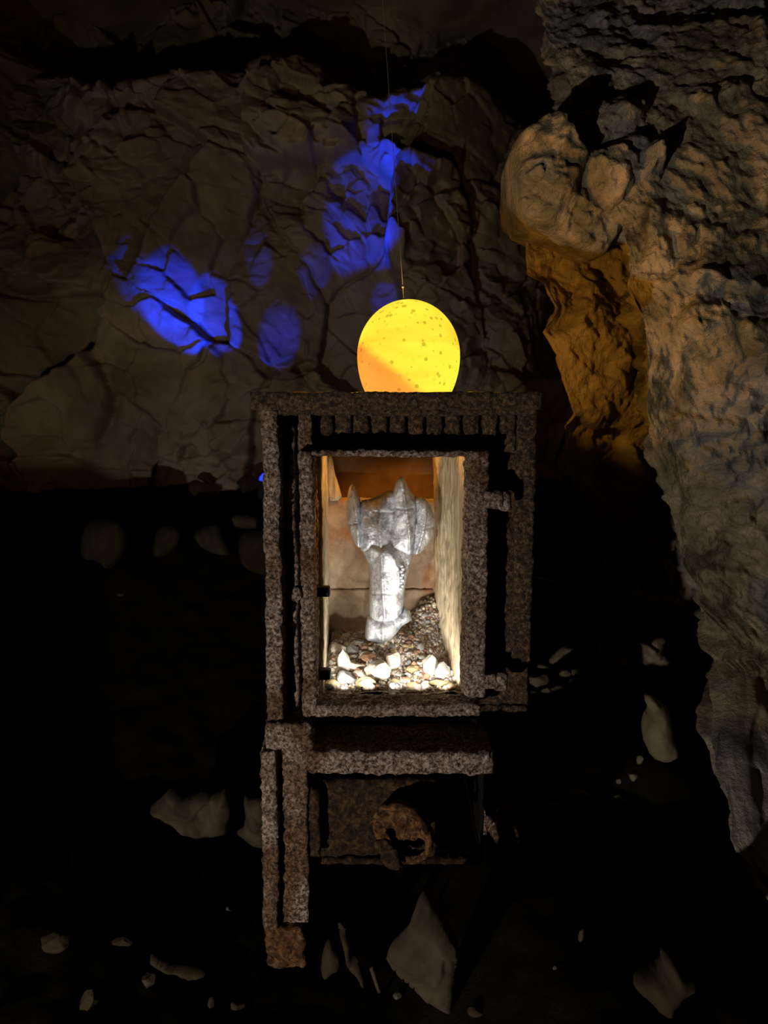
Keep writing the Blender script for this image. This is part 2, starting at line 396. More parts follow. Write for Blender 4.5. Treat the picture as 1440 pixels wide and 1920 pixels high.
# ---- right hand rock masses, built as curtains that wrap round a leading edge
def curtain(name, table, mat, label, seed, front=(1.0, -0.42), back=(0.30, 0.75), span=(0.9, 0.7), na=300, nz=520, z0=-0.06, z1=2.3, big=0.16, amp=1.0, e=0.05, crk=1.0, tau=1.0, lump=0.0):
    T = np.array([[*W(px, py, Y)[[0, 2]], Y] for py, px, Y in table])
    T = T[np.argsort(T[:, 1])]
    zs = np.linspace(z0, z1, nz); xn = np.interp(zs, T[:, 1], T[:, 0]); yn = np.interp(zs, T[:, 1], T[:, 2])
    def soften(a, sig):
        k = int(sig / (zs[1] - zs[0]) * 3); g = np.exp(-0.5 * (np.arange(-k, k + 1) / (k / 3.0)) ** 2); g /= g.sum()
        return np.convolve(np.pad(a, k, mode='edge'), g, mode='valid')
    yn = soften(yn, 0.05); xs_ = soften(xn, 0.06)
    t = np.concatenate([-span[1] * np.linspace(1, 0, na // 4, endpoint=False) ** 1.5, span[0] * np.linspace(0, 1, na) ** 1.4])
    tt, zz = np.meshgrid(t, zs, indexing='ij'); XN = xs_[None, :] + (xn - xs_)[None, :] * np.exp(-np.abs(tt) / 0.10); YN = np.broadcast_to(yn, tt.shape)
    s = np.sqrt(tt * tt + e * e) - e
    fr = tt > 0
    x = XN + np.where(fr, front[0], back[0]) * s; y = YN + np.where(fr, front[1], back[1]) * s
    wf = sstep(-0.10, 0.08, tt)
    fn = np.array([front[1], -front[0]]); fn = fn / np.linalg.norm(fn); bn = np.array([-back[1], back[0]]); bn = bn / np.linalg.norm(bn)
    nx_ = wf * fn[0] + (1 - wf) * bn[0]; ny_ = wf * fn[1] + (1 - wf) * bn[1]
    u = tt.ravel(); zf = zz.ravel()
    d = rock_relief(u + 3.7, zf, seed, big=big, amp=amp, crk=crk, tau=tau, lump=lump)
    # keep the leading edge close to its outline
    d = d * (0.35 + 0.65 * np.clip(np.abs(u) / 0.10, 0, 1))
    v = np.stack([x.ravel() + nx_.ravel() * d, y.ravel() + ny_.ravel() * d, zf], 1)
    o = mesh_np(name, v, grid_faces(len(t), nz), mat)
    return tag(o, label, kind='structure')
right_table = [(-300, 1000, .80), (0, 1007, .75), (34, 1016, .74), (75, 1031, .66), (120, 1055, .58), (210, 1080, .48), (300, 1120, .41), (416, 1177, .35),
    (487, 1185, .34), (536, 1177, .33), (585, 1200, .31), (619, 1215, .30), (712, 1211, .30), (776, 1216, .30), (817, 1234, .32), (900, 1252, .36), (964, 1260, .40),
    (1057, 1275, .45), (1100, 1300, .46), (1125, 1296, .46), (1200, 1378, .42), (1228, 1340, .40), (1245, 1370, .38), (1312, 1362, .30), (1372, 1345, .22), (1432, 1348, .15), (1488, 1384, .08), (1597, 1393, .0),
    (1669, 1440, -.03), (1760, 1500, -.06)]
curtain('wall_right', right_table, M_RIGHT, 'pale lumpy limestone wall of the cave at right', 31, nz=680, na=420, big=0.15, amp=0.62, crk=0.25, tau=6.0, lump=1.1)
pillar_table = [(300, 1000, .60), (400, 1000, .56), (431, 984, .55), (517, 988, .55), (532, 1018, .55), (577, 1046, .53), (622, 1022, .50), (667, 1046, .51), (720, 1062, .52), (776, 1080, .53),
    (799, 1061, .54), (870, 1061, .60), (950, 1090, .75), (1020, 1110, .88), (1100, 1120, .95), (1250, 1130, .98)]
curtain('rock_pillar', pillar_table, M_PILLAR, 'orange lit limestone pillar between stove and right cave wall', 57, front=(1.0, 0.12), back=(0.5, 0.5), span=(0.5, 0.5), na=170, nz=330, z0=0.0, z1=1.35, big=0.13, amp=0.75, e=0.03, crk=0.5, tau=3.0, lump=0.7)

def rock_from_outline(name, pts, Y, mat, front, back, rad, seed, cell=0.004, relief=0.5, big=0.1, parent=None, smooth_n=1, lump=0.0):
    w3 = np.array([W(px, py, Y) for px, py in pts]); pl = w3[:, [0, 2]]
    v, f = inflate(pl, cell, front, back, rad, extra=None, smooth_n=smooth_n)
    d = rock_relief(v[:, 0] + seed, v[:, 2], seed, big=big, amp=relief, crk=0.15, tau=3.0, lump=lump)
    d = d * np.clip(np.abs(v[:, 1]) / (0.4 * front), 0, 1)
    v[:, 1] += np.where(v[:, 1] < 0, -d, d) + Y
    bt = v[np.argmin(v[:, 2])]
    o = mesh_np(name, v, f, mat, parent, origin=(float(v[:, 0].mean()), Y, float(v[:, 2].min())))
    return o
o = rock_from_outline('rock_overhang', [(1095, 190), (1040, 228), (979, 257), (956, 277), (955, 330), (957, 379), (975, 418), (1012, 433), (1080, 463), (1129, 486), (1149, 452), (1170, 414), (1230, 360), (1250, 250), (1180, 180)],
    0.44, M_RIGHT, 0.085, 0.30, 0.10, 91, cell=0.0035, relief=0.8, big=0.15, lump=1.1)
tag(o, 'grey jutting rock overhang above the orange lit pillar', kind='structure')

# ---- cave roof, out of the frame
def build_ceiling():
    n, m = 90, 100
    X, Y = np.meshgrid(np.linspace(-2.4, 2.2, n), np.linspace(-2.2, 3.9, m), indexing='ij'); x = X.ravel(); y = Y.ravel()
    z = 2.85 + 0.15 * fbm(np.stack([x, y, x * 0], 1) * 1.3, 4, 3)
    o = mesh_np('ceiling', np.stack([x, y, z], 1), grid_faces(n, m), M_BACK)
    tag(o, 'dark uneven rock roof of the cave', kind='structure')
build_ceiling()

# ---- floor: dark soil, rising to the back and to the right, with an unseen mound at the left, placed to shade the back wall's foot
def floor_h(x, y):
    x = np.asarray(x, float); y = np.asarray(y, float)
    h = 0.095 * sstep(0.0, 0.24, x) * sstep(1.6, 0.2, np.abs(y)) + 0.52 * sstep(0.35, 1.9, y - 0.3 * sstep(0.05, 0.3, x))
    h = h - 0.03 * np.exp(-((x - 0.42) / 0.2) ** 2 - ((y - 0.65) / 0.3) ** 2)
    h = h - 0.02 * sstep(-0.15, -0.6, y)
    h = h + 0.10 * np.exp(-((x - 0.50) / 0.08) ** 2 - ((y - 0.31) / 0.10) ** 2)
    h = h + 0.235 * np.exp(-((x + 1.08) / 0.33) ** 4) * np.exp(-((y + 0.40) / 0.34) ** 2)
    p = np.stack([x.ravel(), y.ravel(), x.ravel() * 0], 1)
    n = (0.022 * fbm(p * 4, 3, 70) + 0.007 * fbm(p * 22, 3, 75)).reshape(x.shape)
    far = np.clip(np.hypot(x + 0.13, y - 0.05) / 0.5, 0.35, 1)
    return h + n * far
def fh(x, y): return float(floor_h(np.array([x]), np.array([y]))[0])
def build_floor():
    n, m = 400, 470
    X, Y = np.meshgrid(np.linspace(-2.3, 1.9, n), np.linspace(-1.9, 2.9, m), indexing='ij'); x = X.ravel(); y = Y.ravel()
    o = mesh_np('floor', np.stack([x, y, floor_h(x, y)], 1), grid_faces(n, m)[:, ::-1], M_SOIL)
    tag(o, 'dark uneven soil floor of the cave', kind='structure')
build_floor()
def on_floor(px, py):
    """depth plane where the sight line through this pixel meets the floor"""
    for Y in np.arange(-0.4, 2.0, 0.01):
        p = W(px, py, Y)
        if p[2] < fh(p[0], p[1]): return p
    return W(px, py, 1.9)

# ================================================================== the stove
Z_TOP = WZ(735, -0.02); Z_PL = WZ(768, -0.02)
X0 = WX(497, 0.0); X1 = WX(1000, 0.05)           # outer sides
YB = 0.34                                          # back
stove = empty('stove', ((X0 + X1) / 2, 0.19, fh(-0.14, 0.05)))
tag(stove, 'rusted cast iron stove with open door frame, standing in the cave', 'stove')
EX, EY = WX(766, 0.16, 650), 0.16                  # the egg's axis
RB = dict(cell=0.0034, r=0.004, rough=0.0019, freq=150.0, coarse=0.0014)
# top plate with the round-ish flue opening the egg sits in
xa, xb = WX(470, -0.02, 750), WX(1020, -0.02, 750)
HOLE = 0.070
def plate_warp(v):
    return v
# top plate: outer rectangle ring to round hole
def top_plate():
    n = 260
    ang = np.linspace(0, 2 * math.pi, n, endpoint=False)
    lo = np.array([xa, -0.02]); hi = np.array([xb, YB + 0.02])
    rings = []
    dirs = np.stack([np.cos(ang), np.sin(ang)], 1)
    c = np.array([EX, EY])
    tmax = np.min(np.where(dirs > 0, (hi - c) / np.where(dirs == 0, 1e9, dirs), (lo - c) / np.where(dirs == 0, 1e9, dirs)), axis=1)
    inner = c + dirs * HOLE; outer = c + dirs * tmax[:, None]
    prof = [(0, Z_PL + 0.004), (0, Z_TOP)] + [(k / 14, Z_TOP) for k in range(1, 15)]
    rows = [np.concatenate([inner + (outer - inner) * t, np.full((n, 1), z)], 1) for t, z in prof]
    rows[-1] = rows[-1]
    for z in np.linspace(Z_TOP - 0.005, Z_PL, 5): rows.append(np.concatenate([outer + (0 if z > Z_TOP - .02 else 0) , np.full((n, 1), z)], 1))
    for t in np.linspace(0.9, 0, 8): rows.append(np.concatenate([inner + (outer - inner) * t, np.full((n, 1), Z_PL + (0.004 if t == 0 else 0))], 1))
    v = np.concatenate(rows); R = len(rows)
    f = []
    for i in range(R - 1):
        for j in range(n):
            k = (j + 1) % n
            f.append((i * n + j, i * n + k, (i + 1) * n + k, (i + 1) * n + j))
    q = v * 95
    v = v + np.stack([fbm(q, 3, 1), fbm(q + 5, 3, 2), fbm(q + 9, 3, 3)], 1) * 0.0018
    o = mesh_np('top_plate', v, f, M_RUST_BROWN, stove)
top_plate()
rbox('cornice', (WX(484, 0.0, 770), 0.0, Z_PL - 0.007), (WX(1008, 0.0, 770), 0.05, Z_PL + 0.002), M_RUST_BROWN, stove, seed=3, **RB)
# body panels
zf0 = WZ(1400, 0.05); zdoor0 = WZ(1322, 0.05); zdoor1 = WZ(852, 0.05)
rbox('side_panel', (X0 + 0.004, 0.03, 0.30), (X0 + 0.02, YB, Z_PL), M_RUST, stove, cell=0.008, r=0.003, rough=0.0014, seed=5)
rbox('side_panel', (X1 - 0.02, 0.062, 0.37), (X1, YB, Z_PL), M_RUST_BROWN, stove, cell=0.008, r=0.003, rough=0.0014, seed=6)
rbox('side_panel', (0.170, 0.12, 0.16), (0.186, YB, 0.375), M_RUST_BROWN, stove, cell=0.008, r=0.003, rough=0.0014, seed=66)  # extra panel added to block lamp light leaking past the ash pit
rbox('back_panel', (X0 + 0.02, YB - 0.012, 0.30), (X1 - 0.02, YB, Z_PL), M_IRON, stove, cell=0.012, r=0.002, rough=0.001, seed=7)
xo0, xo1 = WX(597, 0.05), WX(893, 0.05)
rbox('fascia_panel', (X0 + 0.02, 0.05, zdoor1), (X1 - 0.02, 0.062, Z_PL), M_RUST_BROWN, stove, seed=8, **RB)
rbox('front_panel', (X0 + 0.02, 0.05, zdoor0), (xo0, 0.062, zdoor1), M_RUST, stove, seed=9, **RB)
rbox('front_panel', (xo1, 0.05, zdoor0), (X1 - 0.004, 0.062, zdoor1), M_RUST_BROWN, stove, seed=10, **RB)
rbox('apron_panel', (X0 + 0.02, 0.05, WZ(1346, 0.05)), (X1 - 0.004, 0.062, zdoor0), M_RUST_BROWN, stove, seed=11, **RB)
zpit = WZ(1616, 0.05)
multi_box('ash_pit', [((X0 + 0.022, 0.055, zpit), (X0 + 0.03, 0.30, WZ(1346, 0.05))), ((WX(908, 0.05), 0.046, zpit), (WX(914, 0.05), 0.30, WZ(1346, 0.05))),
    ((X0 + 0.03, 0.29, zpit), (WX(910, 0.05), 0.30, WZ(1346, 0.05))), ((X0 + 0.03, 0.05, zpit), (WX(910, 0.05), 0.29, zpit + 0.008))], M_SOOT_SHADE, stove, cell=0.02, r=0.001, rough=0.001)  # right wall brought forward to keep lamp light off the leg
rbox('firebox_floor', (X0 + 0.02, 0.062, ZR - 0.03), (X1 - 0.02, YB - 0.012, ZR - 0.014), M_SOOT_SHADE, stove, cell=0.012, r=0.002, rough=0.001, seed=12)
# fluted fascia: upright ribs under the cornice
rx = np.arange(594, 960, 34.5)
for i, px in enumerate(rx):
    rbox('fascia_rib', (WX(px, 0.04, 800), 0.0405, WZ(846, 0.04) + random.uniform(-.002, .002)), (WX(px + 29, 0.04, 800), 0.052, Z_PL - 0.004), M_RUST_BROWN, stove, cell=0.004, r=0.004, rough=0.0018, freq=110, seed=20 + i)
# corner pilasters: outer fillet standing proud, inner fine ridge
zb = WZ(1352, 0.0)
rbox('pilaster', (X0, -0.002, zb - 0.004), (WX(528, 0.0), 0.05, Z_PL), M_RUST, stove, seed=40, **RB)
rbox('pilaster_ridge', (WX(546, 0.03), 0.028, zb), (WX(558, 0.03), 0.052, Z_PL - 0.02), M_RUST, stove, seed=41, cell=0.004, r=0.003, rough=0.002, freq=70, coarse=0.003)
rbox('pilaster_fillet', (WX(562, 0.02), 0.018, WZ(846, 0.02)), (WX(588, 0.02), 0.052, Z_PL - 0.004), M_RUST, stove, seed=42, **RB)
rbox('pilaster', (WX(963, 0.035), 0.034, WZ(1240, 0.04)), (WX(999, 0.035), 0.06, Z_PL), M_RUST_BROWN, stove, seed=43, **RB)
# ---- the door, its glass long gone
door = empty('door', (0, 0, 0)); door.parent = stove; door.location = Vector((0, 0, 0))
zt0, zt1 = WZ(856, 0.0), WZ(845, 0.0)
rbox('stile', (WX(563, 0.0), 0.0, WZ(1346, 0.0)), (WX(589, 0.0), 0.045, zt1), M_RUST, door, seed=50, **RB)
rbox('stile', (WX(876, 0.0), 0.0, WZ(1310, 0.0)), (WX(914, 0.0), 0.045, zt1), M_RUST, door, seed=51, **RB)
rbox('inner_lip', (WX(868, 0.02), 0.018, WZ(1306, 0.0)), (WX(880, 0.02), 0.045, zt0), M_RUST, door, seed=52, **RB)
rbox('top_rail', (WX(585, 0.0), -0.002, zt0), (WX(914, 0.0), 0.045, zt1), M_RUST, door, seed=53, **RB)
rbox('bottom_rail', (WX(585, 0.0), 0.0, WZ(1344, 0.0)), (WX(905, 0.0), 0.048, WZ(1322, 0.0)), M_RUST, door, seed=54, **RB)
for py in (940, 1280):                                       # hinges
    h = empty('hinge', (0, 0, 0)); h.parent = door
    z = WZ(py, 0.0)
    rbox('hinge_strap', (WX(905, 0.0), -0.004, z - 0.010), (WX(938, 0.0), 0.014, z + 0.012), M_RUST, h, seed=60 + py % 7, cell=0.003, r=0.005, rough=0.002, freq=120, coarse=0.002)
    n = 20; vs = []; fs = []
    for k, zz in enumerate(np.linspace(z - 0.013, z + 0.013, 8)):
        for j in range(n):
            a = 2 * math.pi * j / n; rr = 0.0105 if 0 < k < 7 else 0.007
            vs.append((WX(943, 0.0) + rr * math.cos(a), 0.008 + rr * math.sin(a), zz))
    for k in range(7):
        for j in range(n): fs.append((k * n + j, k * n + (j + 1) % n, (k + 1) * n + (j + 1) % n, (k + 1) * n + j))
    fs.append(tuple(range(n))[::-1]); fs.append(tuple(7 * n + j for j in range(n)))
    vs = np.array(vs); vs += np.stack([noise3(vs * 130, 3), noise3(vs * 130, 4), noise3(vs * 130, 5)], 1) * 0.0018
    mesh_np('hinge_knuckle', vs, fs, M_RUST, h)
for py in (1105, 1258):                                      # lugs that once held the glass
    z = WZ(py, 0.05)
    rbox('glass_lug', (WX(588, 0.04), 0.03, z - 0.0075), (WX(619, 0.04), 0.046, z + 0.0075), M_BLACK, door, seed=70, cell=0.004, r=0.002, rough=0.0006)
rbox('latch', (WX(548, 0.0), -0.006, WZ(1113, 0.0) - 0.010), (WX(566, 0.0), 0.012, WZ(1113, 0.0) + 0.010), M_RUST, door, seed=71, cell=0.003, r=0.006, rough=0.002)
# ---- base: corner blocks, ledge, ash door, legs
yl = -0.012
rbox('corner_block', (WX(491, yl), yl, WZ(1407, yl)), (WX(580, yl), 0.06, WZ(1357, yl)), M_RUST, stove, seed=80, **RB)
rbox('ash_ledge', (WX(572, -0.045), -0.045, WZ(1453, -0.045)), (WX(932, -0.045), 0.055, WZ(1411, -0.045)), M_RUST, stove, seed=82, cell=0.004, r=0.005, rough=0.0026, freq=110, coarse=0.002)
rbox('ledge_end', (WX(570, -0.045), -0.043, WZ(1449, -0.045)), (WX(582, -0.045), 0.0, WZ(1388, -0.045)), M_RUST, stove, seed=83, **RB)
# legs: flat iron with a raised outer flange
def leg(xl, xr, fl, y0, ztop, zbot, seed, mirror=False):
    l = rbox('leg', (xl, y0 + 0.014, zbot), (xr, y0 + 0.05, ztop), M_RUST, stove, seed=seed, cell=0.0045, r=0.004, rough=0.002, freq=80, coarse=0.002)
    a, b = (xl - 0.004, fl) if not mirror else (fl, xr + 0.004)
    rbox('flange', (a, y0, zbot), (b, y0 + 0.05, ztop), M_RUST, l, seed=seed + 1, **RB)
    return l
zleg = WZ(1741, 0.0)
l = leg(WX(497, 0.0, 1600), WX(578, 0.012, 1600), WX(521, 0.0, 1600), -0.004, WZ(1407, 0.0), zleg, 90)
xf0, xf1 = WX(500, 0.0, 1780), WX(575, 0.0, 1780)
rbox('foot', (xf0, -0.003, fh((xf0 + xf1) / 2, 0.02) - 0.012), (xf1, 0.046, zleg + 0.002), M_RUST2, l, seed=95, cell=0.004, r=0.006, rough=0.003, freq=80, coarse=0.003)
l = leg(0.150, 0.184, 0.176, 0.20, 0.37, 0.05, 96, True)
rbox('foot', (WX(938, 0.03, 1580), 0.03, WZ(1624, 0.03)), (WX(974, 0.03, 1580), 0.21, WZ(1552, 0.03)), M_RUST_BROWN, l, seed=97, cell=0.004, r=0.008, rough=0.003, freq=70, coarse=0.004)
leg(X0 + 0.006, X0 + 0.05, X0 + 0.02, YB - 0.05, 0.31, fh(X0 + 0.03, YB) - 0.02, 98)
leg(X1 - 0.05, X1 - 0.006, X1 - 0.02, YB - 0.05, 0.31, fh(X1 - 0.03, YB) - 0.02, 99, True)
# ash door
ya = 0.02
ash = empty('ash_door', (0, 0, 0)); ash.parent = stove
rbox('door_panel', (WX(590, ya, 1550), ya + 0.008, WZ(1612, ya)), (WX(818, ya, 1550), ya + 0.022, WZ(1470, ya)), M_RUST_SHADE, ash, seed=110, cell=0.0045, r=0.004, rough=0.0022, freq=80, coarse=0.002)
rbox('door_edge', (WX(583, ya, 1540), ya - 0.014, WZ(1597, ya)), (WX(601, ya, 1540), ya + 0.02, WZ(1474, ya)), M_RUST_SHADE, ash, seed=111, **RB)
rbox('door_edge', (WX(600, ya, 1540), ya + 0.0, WZ(1622, ya)), (WX(905, ya, 1540), ya + 0.02, WZ(1611, ya)), M_RUST_SHADE, ash, seed=112, **RB)
def air_disc():
    # round draught wheel: dished disc, raised rim, worn through at lower right
    c = W(755, 1560, -0.012); R = 0.047; n = 96; m = 26
    vs = []; fs = []
    prof = [(0.0, -0.010), (0.10, -0.010), (0.18, -0.007), (0.26, 0.002), (0.5, 0.004), (0.70, 0.003), (0.80, -0.003), (0.9, -0.008), (0.97, -0.007), (1.0, 0.0), (0.97, 0.010), (0.8, 0.014), (0.5, 0.014), (0.0, 0.014)]
    for (r, d) in prof:
        for j in range(n):
            a = 2 * math.pi * j / n
            vs.append((r * R * math.cos(a), d, r * R * math.sin(a)))
    for k in range(len(prof) - 1):
        for j in range(n):
            a = 360.0 * j / n
            if 3 <= k <= 5 and 268 < a < 345: continue                       # the broken-out window, front skin
            if k in (11, 10) and 268 < a < 345 and k == 11: continue
            fs.append((k * n + j, k * n + (j + 1) % n, (k + 1) * n + (j + 1) % n, (k + 1) * n + j))
    v = np.array(vs)
    rot = np.array(Matrix.Rotation(math.radians(-30), 3, 'Z')) @ np.array(Matrix.Rotation(math.radians(10), 3, 'X'))
    v = v @ rot.T
    v += np.stack([fbm(v * 110 + 3, 3, 1), fbm(v * 110 + 13, 3, 2), fbm(v * 110 + 23, 3, 4)], 1) * 0.0022
    d = mesh_np('draught_wheel', v + c, fs, M_RUST2, ash)
    s = 0.02
    lo = c + np.array([-0.006, 0.006, -0.006])
    rbox('wheel_spindle', (c[0] - 0.007, c[1] + 0.008, c[2] - 0.007), (c[0] + 0.007, ya + 0.012, c[2] + 0.007), M_RUST_SHADE, ash, seed=115, cell=0.004, r=0.003, rough=0.001)
    b = rbox('wheel_pointer', (c[0] - 0.040, c[1] - 0.016, c[2] - 0.050), (c[0] - 0.014, c[1] - 0.002, c[2] - 0.006), M_RUST_SHADE, ash, seed=116, cell=0.003, r=0.007, rough=0.003,
             warp=lambda v: np.stack([v[:, 0] + (c[2] - 0.006 - v[:, 2]) * 0.42 - 0.002, v[:, 1], v[:, 2]], 1))
air_disc()
rbox('clasp', (WX(917, 0.0, 1580), -0.005, WZ(1612, 0.0)), (WX(936, 0.0, 1580), 0.03, WZ(1545, 0.0)), M_RUST, ash, seed=117, cell=0.003, r=0.006, rough=0.003, freq=80)

# ---- firebox lining: brick courses at the back, plaster slabs at the sides (parts of the stove)
lin = empty('firebox_lining', (0, 0, 0)); lin.parent = stove
YK = 0.285
def brick(px0, px1, py0, py1, seed, dy=0.0, mat=None, name='brick'):
    rbox(name, (WX(px0, YK), YK + dy, WZ(py1, YK)), (WX(px1, YK), YB - 0.013, WZ(py0, YK)), mat or M_BRICK, lin, seed=seed, cell=0.004, r=0.004, rough=0.0008, freq=150, coarse=0.0015)
brick(612, 738, 937, 1103, 130); brick(740, 830, 939, 1105, 131, 0.002)
brick(612, 700, 1105, 1262, 132, -0.002); brick(702, 830, 1107, 1262, 133, 0.001)
# left slab, with a broken flake above the bricks
rbox('plaster_slab', (WX(606, 0.07) - 0.016, 0.064, 0.37), (WX(606, 0.07), YK + 0.03, Z_PL - 0.02), M_PLASTER, lin, seed=134, cell=0.004, r=0.002, rough=0.0012, freq=70,
     warp=lambda v: np.stack([v[:, 0] + (v[:, 1] - 0.07) * -0.035, v[:, 1], v[:, 2]], 1))
fl = [(612, 850), (623, 852), (627, 885), (634, 905), (643, 939), (610, 939)]
pl = np.array([W(px, py, YK)[[0, 2]] for px, py in fl])
v, f = inflate(pl, 0.003, 0.006, 0.02, 0.006); v[:, 1] += YK
mesh_np('plaster_flake', v, f, M_PLASTER, lin)
# right slab, splayed inwards towards the back
xr0 = WX(870, 0.055); xr1 = WX(813, YK)
rbox('plaster_slab', (xr0, 0.058, 0.37), (xr0 + 0.022, YK + 0.02, Z_PL - 0.02), M_PLASTER, lin, seed=136, cell=0.004, r=0.003, rough=0.0016, freq=60, coarse=0.0015,
     warp=lambda v: np.stack([v[:, 0] + (v[:, 1] - 0.058) * ((xr1 - xr0) / (YK - 0.058)), v[:, 1], v[:, 2]], 1))

# ================================================================== rubble in the firebox
def ico_rock(name, seed, sub=3, cuts=9, stretch=(1, 1, 1)):
    rg = np.random.default_rng(seed)
    bm = bmesh.new(); bmesh.ops.create_icosphere(bm, subdivisions=sub, radius=1.0)
    v = np.array([list(x.co) for x in bm.verts]); f = [[x.index for x in fc.verts] for fc in bm.faces]; bm.free()
    for _ in range(cuts):
        nrm = rg.normal(size=3); nrm /= np.linalg.norm(nrm); d = rg.uniform(0.55, 0.85)
        k = np.maximum(0, v @ nrm - d); v = v - k[:, None] * nrm * 0.96
    v = v * (1 + 0.10 * fbm(v * 1.6 + seed, 3, seed))[:, None] * np.array(stretch)
    v = v - np.array([(v[:, i].max() + v[:, i].min()) / 2 for i in range(3)])
    v = v / np.abs(v).max(0)                     # unit half-extents
    me = bpy.data.meshes.new(name); me.from_pydata(v.tolist(), [], f); me.update()
    me.polygons.foreach_set('use_smooth', [True] * len(me.polygons))
    try: me.set_sharp_from_angle(angle=math.radians(35))
    except Exception: pass
    return me
ROCKS = {}
def rock_mesh(kind, mat, small=False):
    key = (kind, mat.name, small)
    if key not in ROCKS:
        me = ico_rock('stone_mesh', 200 + kind, sub=2 if small else 4, cuts=10); me.materials.append(mat); ROCKS[key] = me
    return ROCKS[key]
def stone(name, center, half, mat, kind, rotz=0.0, small=False, tilt=0.0):
    o = bpy.data.objects.new(name, rock_mesh(kind, mat, small)); COL.objects.link(o)
    o.location = center; o.scale = half; o.rotation_euler = (tilt, tilt * 0.6, rotz)
    return o
def rub_h(x, y):
    x = np.asarray(x, float); y = np.asarray(y, float)
    h = ZR + 0.062 * sstep(0.0, 0.09, x) * sstep(0.17, 0.28, y) + 0.030 * sstep(0.08, 0.21, y) + 0.014 * np.exp(-((x - 0.005) / 0.04) ** 2 - ((y - 0.2) / 0.035) ** 2)
    p = np.stack([x.ravel() * 40, y.ravel() * 40, x.ravel() * 0], 1)
    return h + (0.004 * fbm(p, 3, 5)).reshape(x.shape)
def build_rubble():
    n, m = 130, 110
    X, Y = np.meshgrid(np.linspace(WX(606, 0.07) - 0.002, xr0 + 0.004, n), np.linspace(0.064, YK + 0.004, m), indexing='ij'); x = X.ravel(); y = Y.ravel()
    x = np.minimum(x, xr0 + (y - 0.058) * ((xr1 - xr0) / (YK - 0.058)) + 0.004)
    z = rub_h(x, y)
    o = mesh_np('ash_bed', np.stack([x, y, z], 1), grid_faces(n, m)[:, ::-1], M_RUBBLE)
    tag(o, 'grey brown ash and grit bed on the firebox floor', 'ash', kind='stuff')
    # the finest gravel: one uncountable mass of real grains
    rg = np.random.default_rng(3); bm = bmesh.new(); bmesh.ops.create_icosphere(bm, subdivisions=1, radius=1.0)
    bv = np.array([list(q.co) for q in bm.verts]); bf = np.array([[q.index for q in fc.verts] for fc in bm.faces]); bm.free()
    vs = []; fs = []; b = 0; mi = []
    for k in range(2600):
        gy = rg.uniform(0.07, YK); gx = rg.uniform(WX(608, 0.07), xr0 + (gy - 0.058) * ((xr1 - xr0) / (YK - 0.058)))
        s = rg.uniform(0.0012, 0.0042) * (1.25 if rg.random() < 0.2 else 1)
        v = bv * (1 + 0.3 * rg.uniform(-1, 1, size=(len(bv), 1))) * s * rg.uniform(0.6, 1.2, 3) + np.array([gx, gy, float(rub_h(np.array([gx]), np.array([gy]))[0]) + s * 0.25])
        vs.append(v); fs.append(bf + b); b += len(bv); mi += [int(rg.choice([0, 0, 4, 4, 4, 4, 4, 1, 2, 3]))] * len(bf)
    o = mesh_np('gravel', np.concatenate(vs), np.concatenate(fs), None, smooth=False)
    for mt in M_STONES + [M_RUBBLE]: o.data.materials.append(mt)
    o.data.polygons.foreach_set('material_index', mi)
    tag(o, 'fine mixed gravel covering the ash in the firebox', 'gravel', kind='stuff')
build_rubble()
def rub_at(px, py):
    for Y in np.arange(0.05, YK, 0.002):
        p = W(px, py, Y)
        if p[2] < float(rub_h(np.array([p[0]]), np.array([p[1]]))[0]): return p
    return W(px, py, YK - 0.01)
rub_stones = [  # px, base py, width px, height px, material, label
    (708, 1287, 46, 42, 0, 'large white stone at front of the firebox rubble'),
    (737, 1262, 24, 36, 0, 'upright pale stone in middle of the firebox rubble'),
    (829, 1277, 27, 36, 2, 'rounded grey stone leaning by the right plaster wall of the firebox'),
    (806, 1272, 26, 44, 0, 'blocky cream stone beside the rounded grey stone'),
    (664, 1265, 30, 22, 0, 'flat cream stone in the left rubble of the firebox'),
    (650, 1290, 34, 30, 2, 'grey speckled stone at front left of the rubble'),
    (645, 1268, 22, 50, 0, 'tall pointed pale stone leaning near the left firebox wall'),
    (675, 1278, 28, 18, 0, 'wedge shaped white stone between grey and large white stones'),
    (686, 1296, 34, 22, 1, 'yellow stone at the front of the rubble, behind the door rail'),
    (775, 1267, 26, 15, 1, 'flat ochre stone right of the upright pale stone'),
    (762, 1222, 18, 11, 1, 'yellow pebble behind the rubble, right of the sculpture foot'),
    (788, 1224, 14, 16, 2, 'blue grey pebble behind the rubble'),
    (804, 1188, 10, 11, 1, 'small yellow pebble high on the right grit slope'),
    (634, 1232, 26, 24, 0, 'pale stone at back left of the rubble'),
    (660, 1232, 20, 22, 2, 'dark grey stone at back left, next to a pale one'),
    (822, 1294, 28, 16, 1, 'bright yellow stone in front right of the rubble'),
    (775, 1296, 24, 14, 1, 'small yellow stone right of the metal stub'),
    (622, 1292, 24, 14, 1, 'ochre stone in the front left corner of the rubble'),
    (690, 1248, 26, 20, 3, 'brown stone in the shadow behind the large white stone'),
    (858, 1283, 18, 14, 0, 'cream stone in the front right corner of the rubble'),
    (724, 1216, 14, 12, 0, 'whitish pebble at right of the sculpture foot'),
    (714, 1226, 14, 9, 1, 'tan pebble under the sculpture foot'),
]
for i, (px, py, wp, hp, mi, lab) in enumerate(rub_stones):
    p = rub_at(px, py - 2); s = (p[1] + 1) / F
    hw, hh = wp * s / 2 * 1.2, hp * s / 2 * 1.15
    o = stone('rubble_stone', (p[0], p[1] + hw * 0.6, p[2] + hh * 0.72), (hw, min(hw, hh) * 0.95, hh), M_STONES[mi], i % 9, rotz=random.uniform(-0.4, 0.4))
    tag(o, lab, 'stone', 'stones in the firebox rubble')
rg = np.random.default_rng(21)
